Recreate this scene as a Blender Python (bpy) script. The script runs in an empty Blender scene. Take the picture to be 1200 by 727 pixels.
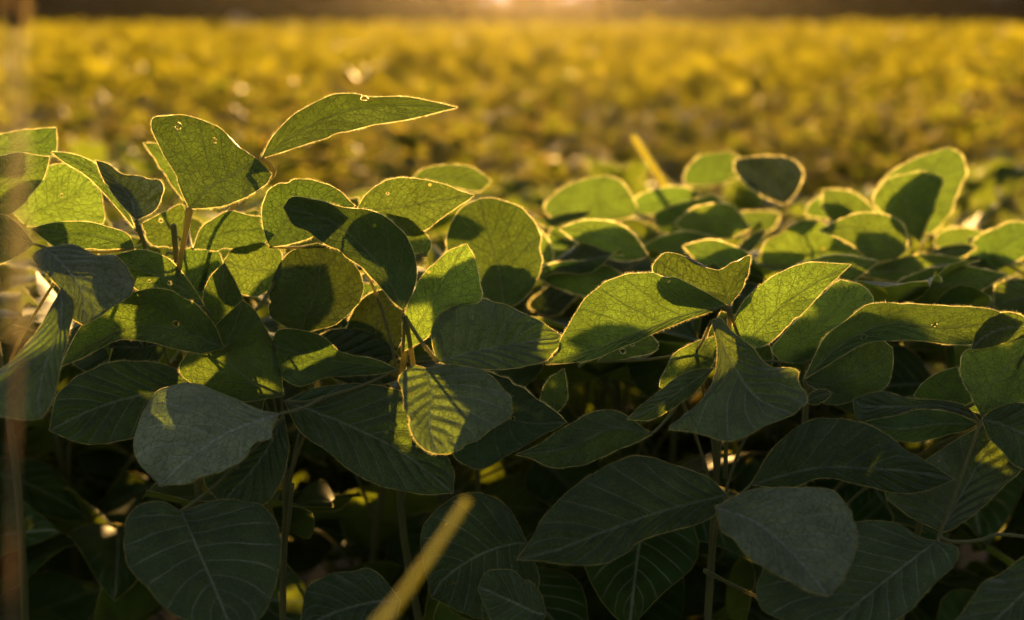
import bpy, math, random
import numpy as np
from mathutils import Vector, Matrix

SC = bpy.context.scene
COL = SC.collection
rng = np.random.default_rng(11)
random.seed(5)

# ------------------------------------------------------------------ camera
LENS, SENSOR = 50.0, 36.0
F = 1200 * LENS / SENSOR
CAM_H = 0.85
PITCH = math.atan((363.5 - 20) / F)
CAM = np.array([0.0, 0.0, CAM_H])
cd = bpy.data.cameras.new("camera")
cam = bpy.data.objects.new("camera", cd); COL.objects.link(cam)
cam.location = CAM
cam.rotation_euler = (math.pi / 2 - PITCH, 0, 0)
cd.lens, cd.sensor_width, cd.clip_end, cd.clip_start = LENS, SENSOR, 2000, 0.02
cd.dof.use_dof = True
cd.dof.focus_distance = 1.0
cd.dof.aperture_fstop = 3.7
SC.camera = cam
_c, _s = math.cos(PITCH), math.sin(PITCH)
RIGHT, FWD, UP = np.array([1., 0, 0]), np.array([0, _c, -_s]), np.array([0, _s, _c])


def W(px, py, z):
    return CAM + RIGHT * ((px - 600) / F * z) + UP * (-(py - 363.5) / F * z) + FWD * z


# ------------------------------------------------------------------ mesh helper
class Geo:
    def __init__(s):
        s.v, s.f, s.m, s.u1, s.u2, s.n = [], [], [], [], [], 0

    def add(s, verts, faces, mat=0, u1=None, u2=None):
        """faces: (k,4) or (k,3) int array"""
        verts = np.asarray(verts, float).reshape(-1, 3)
        faces = np.asarray(faces, int)
        s.v.append(verts)
        s.f.append(faces + s.n)
        s.m.append(np.full(len(faces), mat, int))
        s.u1.append(np.zeros((len(verts), 2)) if u1 is None else u1)
        s.u2.append(np.zeros((len(verts), 2)) if u2 is None else u2)
        s.n += len(verts)

    def mesh(s, name, mats, smooth=True, offset=None):
        v = np.concatenate(s.v)
        if offset is not None:
            v = v - np.asarray(offset)
        me = bpy.data.meshes.new(name)
        loops = np.concatenate([f.reshape(-1) for f in s.f])
        tot = np.concatenate([np.full(len(f), f.shape[1], int) for f in s.f])
        st = np.concatenate([[0], np.cumsum(tot)[:-1]])
        me.vertices.add(len(v)); me.loops.add(len(loops)); me.polygons.add(len(tot))
        me.vertices.foreach_set("co", v.astype(np.float32).ravel())
        me.loops.foreach_set("vertex_index", loops.astype(np.int32))
        me.polygons.foreach_set("loop_start", st.astype(np.int32))
        me.polygons.foreach_set("loop_total", tot.astype(np.int32))
        me.polygons.foreach_set("material_index", np.concatenate(s.m).astype(np.int32))
        me.polygons.foreach_set("use_smooth", np.full(len(tot), smooth, bool))
        a = np.concatenate(s.u1)[loops]; b = np.concatenate(s.u2)[loops]
        me.uv_layers.new(name="leafuv").data.foreach_set("uv", a.astype(np.float32).ravel())
        me.uv_layers.new(name="metric").data.foreach_set("uv", b.astype(np.float32).ravel())
        for m in mats:
            me.materials.append(m)
        me.update(); me.validate()
        return me


def link(name, me, parent=None):
    o = bpy.data.objects.new(name, me)
    COL.objects.link(o)
    if parent is not None:
        o.parent = parent
    return o


def tag(o, label=None, cat=None, group=None, kind=None):
    for k, x in (("label", label), ("category", cat), ("group", group), ("kind", kind)):
        if x:
            o[k] = x
    return o


def empty(name, loc):
    o = bpy.data.objects.new(name, None); COL.objects.link(o)
    o.location = loc; o.empty_display_size = 0.05
    return o


# ------------------------------------------------------------------ node helper
class N:
    def __init__(s, mat):
        mat.use_nodes = True
        s.nt = mat.node_tree; s.nt.nodes.clear()

    def n(s, t, props=None, **inp):
        nd = s.nt.nodes.new(t)
        for k, x in (props or {}).items():
            setattr(nd, k, x)
        for k, x in inp.items():
            key = int(k[1:]) if k[0] == "i" and k[1:].isdigit() else k.replace("_", " ")
            s.set(nd.inputs[key], x)
        return nd

    def set(s, sock, x):
        if hasattr(x, "outputs"):
            x = x.outputs[0]
        if isinstance(x, bpy.types.NodeSocket):
            s.nt.links.new(x, sock)
        elif isinstance(x, tuple) and len(x) == 3 and sock.type == "RGBA":
            sock.default_value = (*x, 1)
        else:
            sock.default_value = x

    def math(s, op, a, b=0.0, c=0.0, clamp=False):
        return s.n("ShaderNodeMath", {"operation": op, "use_clamp": clamp}, i0=a, i1=b, i2=c).outputs[0]

    def mix(s, fac, a, b, mode="MIX"):
        nd = s.nt.nodes.new("ShaderNodeMix"); nd.data_type = "RGBA"; nd.blend_type = mode
        s.set(nd.inputs[0], fac); s.set(nd.inputs[6], a); s.set(nd.inputs[7], b)
        return nd.outputs[2]

    def ramp(s, x, lo, hi, a=0.0, b=1.0):
        nd = s.nt.nodes.new("ShaderNodeMapRange"); nd.interpolation_type = "SMOOTHSTEP"
        for i, q in enumerate((x, lo, hi, a, b)):
            s.set(nd.inputs[i], q)
        return nd.outputs[0]

    def out(s, surf):
        o = s.nt.nodes.new("ShaderNodeOutputMaterial")
        s.nt.links.new(surf.outputs[0] if hasattr(surf, "outputs") else surf, o.inputs[0])


def leaf_material(name, detail=True, up=(0.030, 0.074, 0.012), under=(0.050, 0.112, 0.024), trans=(0.132, 0.200, 0.022), tmix=0.5, rough=0.46, spec=0.5):
    m = bpy.data.materials.new(name); g = N(m)
    uv = g.n("ShaderNodeUVMap", {"uv_map": "leafuv"})
    sep = g.n("ShaderNodeSeparateXYZ", None, i0=uv)
    u, v = sep.outputs[0], sep.outputs[1]
    w = g.math("ABSOLUTE", v)
    oi = g.n("ShaderNodeObjectInfo")
    geo = g.n("ShaderNodeNewGeometry")
    back = geo.outputs["Backfacing"]
    met = g.n("ShaderNodeUVMap", {"uv_map": "metric"})
    msep = g.n("ShaderNodeSeparateXYZ", None, i0=met)
    vm = g.math("ABSOLUTE", msep.outputs[1])
    # lateral veins: sweep from the midrib towards the tip
    side = g.math("MULTIPLY", g.math("GREATER_THAN", v, 0.0), 0.5)
    wob = g.n("ShaderNodeTexNoise", None, Vector=met, Scale=0.9, Detail=1.0)
    sweep = g.math("MULTIPLY", w, g.math("MULTIPLY_ADD", w, -0.10, 0.36))
    ph = g.math("ADD", g.math("MULTIPLY", g.math("SUBTRACT", u, sweep), 8.5), side)
    ph = g.math("ADD", ph, g.math("MULTIPLY", wob.outputs[0], 0.10))
    fr = g.math("ABSOLUTE", g.math("SUBTRACT", g.math("FRACT", ph), 0.5))      # .5 on the vein
    dv = g.math("SUBTRACT", 0.5, fr)
    lat = g.ramp(dv, 0.008, 0.06, 1.0, 0.0)
    lat = g.math("MULTIPLY", lat, g.ramp(w, 0.75, 1.0, 1.0, 0.25))
    mid = g.ramp(vm, 0.05, 0.13, 1.0, 0.0)                                       # cm
    vein = g.math("MAXIMUM", lat, mid)
    if detail:
        warp = g.n("ShaderNodeTexNoise", None, Vector=met, Scale=2.5, Detail=2.0)
        wv = g.n("ShaderNodeVectorMath", {"operation": "MULTIPLY_ADD"}, i0=warp.outputs[1], i1=(0.25, 0.25, 0.0), i2=met)
        vor = g.n("ShaderNodeTexVoronoi", {"feature": "DISTANCE_TO_EDGE"}, Vector=wv, Scale=2.3)
        net = g.ramp(vor.outputs[0], 0.01, 0.07, 1.0, 0.0)
        vor2 = g.n("ShaderNodeTexVoronoi", {"feature": "DISTANCE_TO_EDGE"}, Vector=wv, Scale=7.0)
        net2 = g.ramp(vor2.outputs[0], 0.02, 0.12, 1.0, 0.0)
        big = g.n("ShaderNodeTexNoise", None, Vector=met, Scale=0.45, Detail=5.0, Roughness=0.65)
        fine = g.n("ShaderNodeTexNoise", None, Vector=met, Scale=14.0, Detail=2.0)
        # pale feeding specks
        sp = g.n("ShaderNodeTexVoronoi", {"feature": "F1"}, Vector=met, Scale=0.55)
        spr = g.n("ShaderNodeSeparateColor", None, i0=sp.outputs["Color"])
        speck = g.math("MULTIPLY", g.ramp(sp.outputs["Distance"], 0.05, 0.085, 1.0, 0.0), g.math("GREATER_THAN", spr.outputs[0], 0.78))
    else:
        big = g.n("ShaderNodeTexNoise", None, Vector=met, Scale=0.45, Detail=3.0)
    vary = g.math("MULTIPLY_ADD", oi.outputs["Random"], 0.5, 0.75)
    vary = g.math("MULTIPLY", vary, g.ramp(big.outputs[0], 0.25, 0.75, 0.72, 1.28))
    pale = g.math("SUBTRACT", 1.0, oi.outputs["Alpha"])  # per-leaf paleness; sky sheen on some leaves is put into this colour
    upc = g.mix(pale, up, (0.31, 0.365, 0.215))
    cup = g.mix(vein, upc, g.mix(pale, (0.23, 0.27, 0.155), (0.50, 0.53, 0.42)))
    cun = g.mix(vein, under, (0.19, 0.235, 0.11))
    if detail:
        cup = g.mix(g.math("MULTIPLY", net, 0.50), cup, (0.11, 0.15, 0.065))
        cun = g.mix(g.math("MULTIPLY", net, 0.35), cun, (0.13, 0.18, 0.07))
    col = g.mix(back, cup, cun)
    vm2 = g.n("ShaderNodeVectorMath", {"operation": "SCALE"}, i0=col)
    g.set(vm2.inputs["Scale"], vary)
    col = vm2.outputs[0]
    tr = g.mix(oi.outputs["Color"], (0, 0, 0), trans, "MULTIPLY") if False else g.mix(1.0, trans, oi.outputs["Color"], "MULTIPLY")
    tv = g.math("SUBTRACT", 1.0, g.math("MULTIPLY", vein, 0.30))
    if detail:
        tv = g.math("MULTIPLY", tv, g.math("MULTIPLY_ADD", net, -0.34, 1.04))
        tv = g.math("MULTIPLY", tv, g.math("MULTIPLY_ADD", net2, 0.6, 0.78))
        tv = g.math("MULTIPLY", tv, g.ramp(fine.outputs[0], 0.3, 0.7, 0.7, 1.28))
    tv = g.math("MULTIPLY", tv, g.ramp(big.outputs[0], 0.25, 0.75, 0.78, 1.16))
    ts = g.n("ShaderNodeVectorMath", {"operation": "SCALE"}, i0=tr)
    g.set(ts.inputs["Scale"], tv)
    tcol = ts.outputs[0]
    if detail:      # brown scorched patches and yellowing towards parts of the margin
        bl = g.n("ShaderNodeTexNoise", None, Vector=met, Scale=0.8, Detail=4.0, Roughness=0.7)
        blot = g.math("MULTIPLY", g.ramp(bl.outputs[0], 0.66, 0.72), g.ramp(w, 0.35, 0.95))
        col = g.mix(g.math("MULTIPLY", blot, .7), col, (0.13, 0.085, 0.03)); tcol = g.mix(g.math("MULTIPLY", blot, .6), tcol, (0.30, 0.16, 0.02))
    if detail:
        col = g.mix(speck, col, (0.42, 0.36, 0.13))
        tcol = g.mix(speck, tcol, (0.72, 0.58, 0.12))
        h = g.math("MULTIPLY", vein, 0.8)
        quilt = g.ramp(dv, 0.0, 0.5, 0.0, 1.0)
        h = g.math("ADD", g.math("MULTIPLY", h, g.math("MULTIPLY_ADD", back, 1.6, -0.6)), g.math("MULTIPLY", quilt, g.math("MULTIPLY_ADD", back, -1.6, 1.1)))
        h = g.math("ADD", h, g.math("MULTIPLY", net, -0.45))
        h = g.math("ADD", h, g.math("MULTIPLY", fine.outputs[0], 0.30))
        bump = g.n("ShaderNodeBump", None, Strength=0.75, Distance=0.0017, Height=h)
    pr = g.n("ShaderNodeBsdfPrincipled", None, Base_Color=col, Roughness=rough)
    pr.inputs["Specular IOR Level"].default_value = spec
    pr.inputs["Sheen Weight"].default_value = 0.28 if detail else 0.04
    pr.inputs["Sheen Roughness"].default_value = 0.4
    pr.inputs["Sheen Tint"].default_value = (0.9, 0.95, 0.85, 1)
    tb = g.n("ShaderNodeBsdfTranslucent", None, Color=tcol)
    if detail:
        g.set(pr.inputs["Normal"], bump); g.set(tb.inputs["Normal"], bump)
    mx = g.n("ShaderNodeMixShader", None, i0=tmix, i1=pr, i2=tb)
    g.out(mx)
    return m


def fuzz_material(name, c=(0.20, 0.23, 0.11), t=(0.95, 0.86, 0.42), f=0.85, fwd=0.0):
    m = bpy.data.materials.new(name); g = N(m)
    geo = g.n("ShaderNodeNewGeometry")
    nz = g.n("ShaderNodeTexNoise", None, Vector=geo.outputs["Position"], Scale=160.0, Detail=2.0)
    cc = g.mix(g.ramp(nz.outputs[0], 0.3, 0.7), tuple(x * 0.7 for x in c), c)
    d = g.n("ShaderNodeBsdfDiffuse", None, Color=cc)
    tb = g.n("ShaderNodeBsdfTranslucent", None, Color=t)
    mx = g.n("ShaderNodeMixShader", None, i0=f, i1=d, i2=tb)
    if fwd:      # fine hairs scatter light mostly forwards
        rf = g.n("ShaderNodeBsdfRefraction", None, Color=(1.0, .93, .66), Roughness=0.62, IOR=1.12)
        mx = g.n("ShaderNodeMixShader", None, i0=fwd, i1=mx, i2=rf)
    g.out(mx)
    return m


def stem_material(name, a, b, t, f=0.3, scale=60.0):
    m = bpy.data.materials.new(name); g = N(m)
    tc = g.n("ShaderNodeTexCoord")
    mp = g.n("ShaderNodeMapping", None, Vector=tc.outputs["Object"])
    mp.inputs["Scale"].default_value = (1, 1, 0.12)
    nz = g.n("ShaderNodeTexNoise", None, Vector=mp, Scale=scale * 6, Detail=3.0)
    nb = g.n("ShaderNodeTexNoise", None, Vector=tc.outputs["Object"], Scale=scale * 0.4, Detail=2.0)
    cc = g.mix(g.ramp(g.math("MULTIPLY_ADD", nz.outputs[0], 0.5, g.math("MULTIPLY", nb.outputs[0], 0.5)), 0.35, 0.65), a, b)
    bp = g.n("ShaderNodeBump", None, Strength=0.4, Distance=0.0006, Height=nz.outputs[0])
    d = g.n("ShaderNodeBsdfPrincipled", None, Base_Color=cc, Roughness=0.6, Normal=bp)
    d.inputs["Sheen Weight"].default_value = 0.3
    tb = g.n("ShaderNodeBsdfTranslucent", None, Color=t)
    g.out(g.n("ShaderNodeMixShader", None, i0=f, i1=d, i2=tb))
    return m


def noise_material(name, a, b, scale, rough=0.9, bump=0.4, dist=0.02):
    m = bpy.data.materials.new(name); g = N(m)
    tc = g.n("ShaderNodeTexCoord")
    nz = g.n("ShaderNodeTexNoise", None, Vector=tc.outputs["Object"], Scale=scale, Detail=8.0, Roughness=0.65)
    nb = g.n("ShaderNodeTexNoise", None, Vector=tc.outputs["Object"], Scale=scale * 0.13, Detail=3.0)
    k = g.math("MULTIPLY_ADD", nz.outputs[0], 0.6, g.math("MULTIPLY", nb.outputs[0], 0.4))
    cc = g.mix(g.ramp(k, 0.35, 0.65), a, b)
    bp = g.n("ShaderNodeBump", None, Strength=bump, Distance=dist, Height=nz.outputs[0])
    g.out(g.n("ShaderNodeBsdfPrincipled", None, Base_Color=cc, Roughness=rough, Normal=bp))
    return m


M_LEAF = leaf_material("soy_leaf")
M_FAR = leaf_material("soy_leaf_far", detail=False, up=(0.024, 0.055, 0.010), under=(0.036, 0.080, 0.016), trans=(0.23, 0.25, 0.016), rough=0.5, spec=0.10, tmix=0.55)  # gold of the evening glow put into the far leaf colour
M_MASS = leaf_material("soy_leaf_mass", detail=False, up=(0.026, 0.052, 0.010), under=(0.04, 0.075, 0.016), trans=(0.42, 0.37, 0.020), rough=0.5, spec=0.10, tmix=0.6)  # stronger gold: the field's glow put into the leaf colour
M_MID = leaf_material("soy_leaf_mid", detail=False, trans=(0.24, 0.30, 0.022), rough=0.55, spec=0.22)
M_FUZZ = fuzz_material("leaf_fuzz", fwd=0.15)
M_STEM = stem_material("soy_stem", (0.16, 0.15, 0.05), (0.10, 0.13, 0.04), (0.52, 0.47, 0.12), 0.45)
M_DRY = stem_material("dry_straw", (0.36, 0.27, 0.12), (0.22, 0.16, 0.07), (0.60, 0.40, 0.14), 0.35)
M_YEL = stem_material("yellow_stem", (0.50, 0.46, 0.06), (0.42, 0.40, 0.05), (0.95, 0.88, 0.10), 0.6)
M_SOIL = noise_material("soil", (0.030, 0.022, 0.014), (0.060, 0.044, 0.028), 14.0)
M_VERGE = noise_material("verge_ground", (0.020, 0.034, 0.010), (0.040, 0.055, 0.018), 3.0)
M_GRASS = fuzz_material("grass_blades", (0.035, 0.075, 0.02), (0.08, 0.13, 0.02), 0.4)
M_BARK = noise_material("bark", (0.045, 0.032, 0.022), (0.10, 0.075, 0.05), 20.0)
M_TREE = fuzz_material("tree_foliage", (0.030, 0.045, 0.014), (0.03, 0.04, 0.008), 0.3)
M_GLOWTREE = fuzz_material("glow_tree_foliage", (0.07, 0.06, 0.016), (0.62, 0.36, 0.05), 0.65)  # orange sun glow put into the foliage colour
M_STONE = noise_material("pale_stone", (0.34, 0.27, 0.22), (0.48, 0.40, 0.34), 6.0, 0.85, 0.6, 0.05)


# ------------------------------------------------------------------ curves and tubes
def spline(pts, n):
    p = np.asarray(pts, float)
    p = p[np.concatenate([[True], np.linalg.norm(np.diff(p, axis=0), axis=1) > 1e-6])]
    e = np.vstack([2 * p[0] - p[1], p, 2 * p[-1] - p[-2]])
    out = []
    for i in range(len(p) - 1):
        a, b, c, d = e[i:i + 4]
        # centripetal Catmull-Rom
        t0 = 0; t1 = t0 + max(np.linalg.norm(b - a), 1e-9) ** .5
        t2 = t1 + max(np.linalg.norm(c - b), 1e-9) ** .5; t3 = t2 + max(np.linalg.norm(d - c), 1e-9) ** .5
        t = np.linspace(t1, t2, 24, endpoint=False)[:, None]
        a1 = (t1 - t) / (t1 - t0) * a + (t - t0) / (t1 - t0) * b
        a2 = (t2 - t) / (t2 - t1) * b + (t - t1) / (t2 - t1) * c
        a3 = (t3 - t) / (t3 - t2) * c + (t - t2) / (t3 - t2) * d
        b1 = (t2 - t) / (t2 - t0) * a1 + (t - t0) / (t2 - t0) * a2
        b2 = (t3 - t) / (t3 - t1) * a2 + (t - t1) / (t3 - t1) * a3
        out.append((t2 - t) / (t2 - t1) * b1 + (t - t1) / (t2 - t1) * b2)
    out.append(p[-1:])
    q = np.vstack(out)
    s = np.concatenate([[0], np.cumsum(np.linalg.norm(np.diff(q, axis=0), axis=1))])
    tt = np.linspace(0, s[-1], n)
    return np.stack([np.interp(tt, s, q[:, k]) for k in range(3)], 1)


def unit(a):
    return a / np.maximum(np.linalg.norm(a, axis=-1, keepdims=True), 1e-12)


def tube(g, path, r0, r1, sides=6, mat=0, rad=None):
    p = np.asarray(path, float); n = len(p)
    t = unit(np.gradient(p, axis=0))
    ref = np.array([0.31, 0.83, 0.46])
    a = unit(np.cross(t, ref)); b = np.cross(t, a)
    r = np.linspace(r0, r1, n) if rad is None else rad
    an = np.linspace(0, 2 * math.pi, sides, endpoint=False)
    ring = p[:, None] + r[:, None, None] * (np.cos(an)[None, :, None] * a[:, None] + np.sin(an)[None, :, None] * b[:, None])
    i, j = np.meshgrid(np.arange(n - 1), np.arange(sides), indexing="ij")
    k = (j + 1) % sides
    fc = np.stack([i * sides + j, i * sides + k, (i + 1) * sides + k, (i + 1) * sides + j], -1).reshape(-1, 4)
    g.add(ring.reshape(-1, 3), fc, mat)
    for e, o in ((0, p[0] - t[0] * r[0] * .4), (n - 1, p[-1] + t[-1] * r[-1] * .6)):
        base = np.vstack([ring[e], o[None]])
        jj = np.arange(sides)
        g.add(base, np.stack([jj, (jj + 1) % sides, np.full(sides, sides)], 1), mat)


def hairs(g, pos, direc, length, width, mat):
    n = len(pos)
    side = unit(np.cross(direc, rng.normal(size=(n, 3))))
    a = pos - side * width / 2; b = pos + side * width / 2
    c = pos + direc * length[:, None]
    v = np.stack([a, b, c], 1).reshape(-1, 3)
    g.add(v, np.arange(3 * n).reshape(-1, 3), mat)


def stem_hairs(g, path, r, per_m, length, mat):
    p = np.asarray(path); L = np.linalg.norm(np.diff(p, axis=0), axis=1).sum()
    n = int(L * per_m)
    if n < 2:
        return
    q = spline(p, n); t = unit(np.gradient(q, axis=0))
    d = rng.normal(size=q.shape); d = unit(d - t * (d * t).sum(1, keepdims=True))
    hairs(g, q + d * r * .9, unit(d + t * rng.normal(0, .4, (n, 1))), length * rng.uniform(.5, 1.2, n), 0.00008, mat)


def margin(g, e, out, nor, w, mat, cross=True):
    """the thin translucent hairy margin of a leaf: a narrow fringe in the leaf's plane and one across it"""
    n = len(e)
    s = np.linspace(0, 1, n); o = rng.uniform(0, 9, 3)
    lo = .55 + .45 * np.sin(23 * s + o[0]) * np.sin(41 * s + o[1]) + .25 * np.sin(97 * s + o[2])
    ww = (w * np.clip(lo + .35 * rng.uniform(-1, 1, n), .12, 1.4))[:, None]
    k = np.arange(n - 1)
    f = np.stack([k * 2, k * 2 + 1, k * 2 + 3, k * 2 + 2], 1)
    g.add(np.stack([e - out * w * .3, e + out * ww * 1.5], 1).reshape(-1, 3), f, mat)
    if cross:
        g.add(np.stack([e + out * w * .5 - nor * ww * .8, e + out * w * .5 + nor * ww * .8], 1).reshape(-1, 3), f, mat)


# ------------------------------------------------------------------ one leaflet as a surface between two margins and a midrib
def blade(g, Lp, Mp, Rp, nu=96, nv=20, bulge=0.10, wave=0.0022, fuzz=1.0, rim=0.00038, holes=(), flip=False, mat=0, fmat=1, nh=650, bites=True):
    L, Mi, R = spline(Lp, nu + 1), spline(Mp, nu + 1), spline(Rp, nu + 1)
    tu = unit(np.gradient(Mi, axis=0))
    nr = unit(np.cross(R - L, tu)); nr[0], nr[-1] = nr[1], nr[-2]
    nr = unit(nr)
    if flip:
        nr = -nr
    for _ in range(3):
        nr[1:-1] = unit(nr[:-2] + nr[1:-1] * 2 + nr[2:])
    vs = np.linspace(-1, 1, 2 * nv + 1)
    u = np.linspace(0, 1, nu + 1)
    P = np.zeros((nu + 1, 2 * nv + 1, 3)); U1 = np.zeros((nu + 1, 2 * nv + 1, 2)); U2 = np.zeros_like(U1)
    um = np.concatenate([[0], np.cumsum(np.linalg.norm(np.diff(Mi, axis=0), axis=1))])
    off = rng.uniform(0, 60, 2)
    ph = rng.uniform(0, 6.28, 4); fq = rng.uniform(1.3, 3.2, 4)
    nick = np.ones((2, nu + 1))                                # bites out of the margin
    for sd in (0, 1):
        for _ in range(int(rng.integers(0, 2)) if bites else 0):
            nick[sd] *= 1 - rng.uniform(.03, .11) * np.exp(-np.abs((u - rng.uniform(.15, .9)) / rng.uniform(.018, .05)) ** 3)
        nick[sd] *= 1 + .007 * np.sin(61 * u + rng.uniform(0, 6)) * np.sin(np.pi * u)
    for j, v in enumerate(vs):
        t = abs(v); E = L if v < 0 else R
        d = (E - Mi) * nick[0 if v < 0 else 1][:, None]; hw = np.linalg.norm(d, axis=1)
        s = 0 if v < 0 else 2
        wv = (np.sin(6.283 * fq[s] * u + ph[s]) + .6 * np.sin(6.283 * fq[s + 1] * 1.7 * u + ph[s + 1])) * wave * t ** 1.6 * np.minimum(1, hw / .02)
        phs = (u - t * (.36 - .10 * t)) * 8.5 + (.5 if v > 0 else 0) + .05
        qu = .0006 * (np.sin(np.pi * (phs + .0)) ** 2 - .35) * np.minimum(1, 5 * t) * np.minimum(1, 3 * (1 - t) + .25) * np.minimum(1, hw / .018)
        P[:, j] = Mi + d * t + nr * (bulge * hw * 4 * t * (1 - t) * .5 + wv + qu)[:, None]
        U1[:, j, 0] = u; U1[:, j, 1] = v
        U2[:, j, 0] = um * 100 ; U2[:, j, 1] = v * hw * 100
    nc = 2 * nv + 1
    if bites and not len(holes) and rng.uniform() < .13:      # irregular chewed holes
        holes = [(P[int(rng.integers(nu // 5, nu * 4 // 5)), int(rng.integers(nv // 2, nc - nv // 2))].copy(), rng.uniform(.0011, .0024)) for _ in range(int(rng.integers(1, 3)))]
    keep = np.ones((nu, nc - 1), bool)
    rings = []
    for (hp, hr) in holes:
        dist = np.linalg.norm(P - hp, axis=-1)
        ci = np.unravel_index(dist.argmin(), dist.shape); c = P[ci].copy()
        dist = np.linalg.norm(P - c, axis=-1)
        ins = dist < hr
        keep &= ~(ins[:-1, :-1] & ins[1:, :-1] & ins[:-1, 1:] & ins[1:, 1:])
        dirv = P - c
        near = (dist < hr) & (dist > 1e-5)
        P[near] = c + dirv[near] / dist[near][:, None] * hr
        a = unit(P[min(ci[0] + 6, nu), ci[1]] - P[max(ci[0] - 6, 0), ci[1]])
        b = P[ci[0], min(ci[1] + 5, nc - 1)] - P[ci[0], max(ci[1] - 5, 0)]; b = unit(b - a * (a @ b))
        an = np.linspace(0, 2 * math.pi, 22)
        rr = hr * (1 + .12 * np.sin(3 * an + 1) + .08 * np.sin(5 * an))
        rings.append(c + (np.cos(an) * rr)[:, None] * a + (np.sin(an) * rr)[:, None] * b)
    # which winding gives normal == nr
    I, J = np.meshgrid(np.arange(nu), np.arange(nc - 1), indexing="ij")
    fc = np.stack([I * nc + J, I * nc + J + 1, (I + 1) * nc + J + 1, (I + 1) * nc + J], -1)
    mi, mj = nu // 2, nv
    q = np.cross(P[mi, mj + 1] - P[mi, mj - 1], P[mi + 1, mj] - P[mi - 1, mj])
    if (q @ nr[mi]) < 0:
        fc = fc[..., ::-1]
    U2 = U2 + off
    U2[..., 1] -= off[1]
    g.add(P.reshape(-1, 3), fc[keep].reshape(-1, 4), mat, U1.reshape(-1, 2), U2.reshape(-1, 2))
    if rim:
        e0 = np.vstack([P[:, 0], P[::-1, -1]]); e1 = np.vstack([P[:, 1], P[::-1, -2]])
        nn2 = np.vstack([nr, nr[::-1]])
        margin(g, e0, unit(e0 - e1), nn2, rim, fmat)
        for r in rings:
            rc = r.mean(axis=0); q = unit(r - rc)
            margin(g, r, -q, np.tile(nr[nu // 2], (len(r), 1)), rim * 1.1, fmat)
    if fuzz:
        edge = np.vstack([P[:, 0], P[::-1, -1]])
        inn = np.vstack([P[:, 2], P[::-1, -3]])
        n = int(np.linalg.norm(np.diff(edge, axis=0), axis=1).sum() / 0.00012)
        s = np.linspace(0, 1, len(edge)); tt = np.sort(rng.uniform(0, 1, n))
        pe = np.stack([np.interp(tt, s, edge[:, k]) for k in range(3)], 1)
        pi = np.stack([np.interp(tt, s, inn[:, k]) for k in range(3)], 1)
        d = unit(unit(pe - pi) + rng.normal(0, .42, (n, 3)))
        hairs(g, pe, d, rng.uniform(.0007, .0029, n) * fuzz * np.interp(tt, np.linspace(0, 1, 40), rng.uniform(.35, 1.15, 40)), 0.00012, fmat)
        if nh:
            ii = rng.integers(1, nu - 1, nh); jj = rng.integers(1, nc - 2, nh)
            f1 = rng.uniform(0, 1, (nh, 1)); f2 = rng.uniform(0, 1, (nh, 1))
            p0 = P[ii, jj] * (1 - f1) * (1 - f2) + P[ii + 1, jj] * f1 * (1 - f2) + P[ii, jj + 1] * (1 - f1) * f2 + P[ii + 1, jj + 1] * f1 * f2
            sg = np.where(rng.uniform(size=(nh, 1)) < .5, 1., -1.)
            d = unit(nr[ii] * sg * .8 + tu[ii] * .6 + rng.normal(0, .25, (nh, 3)))
            hairs(g, p0, d, rng.uniform(.0006, .0013, nh), 0.00007, fmat)
    return P


# ------------------------------------------------------------------ traced plants of the front rows
PLANTS = {}


def plant(key, px, z, top, label, group=None):
    b = W(px, 363, z); loc = np.array([b[0], b[1], 0.0])
    e = empty("soybean_plant", loc)
    tag(e, label, "plant", group)
    path = [loc, loc + (rng.normal(0, .012), rng.normal(0, .012), top * .4), loc + (rng.normal(0, .012), rng.normal(0, .012), top * .75), loc + (0, 0, top)]
    path = spline(path, 24)
    g = Geo(); tube(g, path, .0045, .0022, 8, 0); stem_hairs(g, path, .0032, 2500, .0013, 1)
    link("main_stem", g.mesh("main_stem", [M_STEM, M_FUZZ], offset=loc), e)
    PLANTS[key] = (e, loc, path)


def LF(side, D, gx, gy, base, tip, left, right, mid=None, fold=0.0, **kw):
    return dict(side=side, D=D, gx=gx, gy=gy, base=base, tip=tip, left=left, right=right, mid=mid, fold=fold, kw=kw)


def leaf_points(q):
    bx, by = q["base"][:2]

    def P(p, extra=0.0):
        x, y = p[:2]; dz = (p[2] if len(p) > 2 else 0) + extra
        return W(x, y, q["D"] + (q["gx"] * (x - bx) + q["gy"] * (y - by)) / 1e4 + dz / 100)
    B, T = P(q["base"]), P(q["tip"])
    L = [B] + [P(p) for p in q["left"]] + [T]
    R = [B] + [P(p) for p in q["right"]] + [T]
    if q["mid"]:
        k = len(q["mid"])
        Mi = [B] + [P(p, q["fold"]) for p in q["mid"]] + [T]
    else:
        ls, rs = spline(L, 9), spline(R, 9)
        Mi = [B] + [(ls[i] + rs[i]) / 2 + FWD * q["fold"] / 100 * math.sin(math.pi * i / 8) ** .7 for i in (1, 2, 3, 4, 5, 6, 7)] + [T]
    return L, Mi, R


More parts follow.
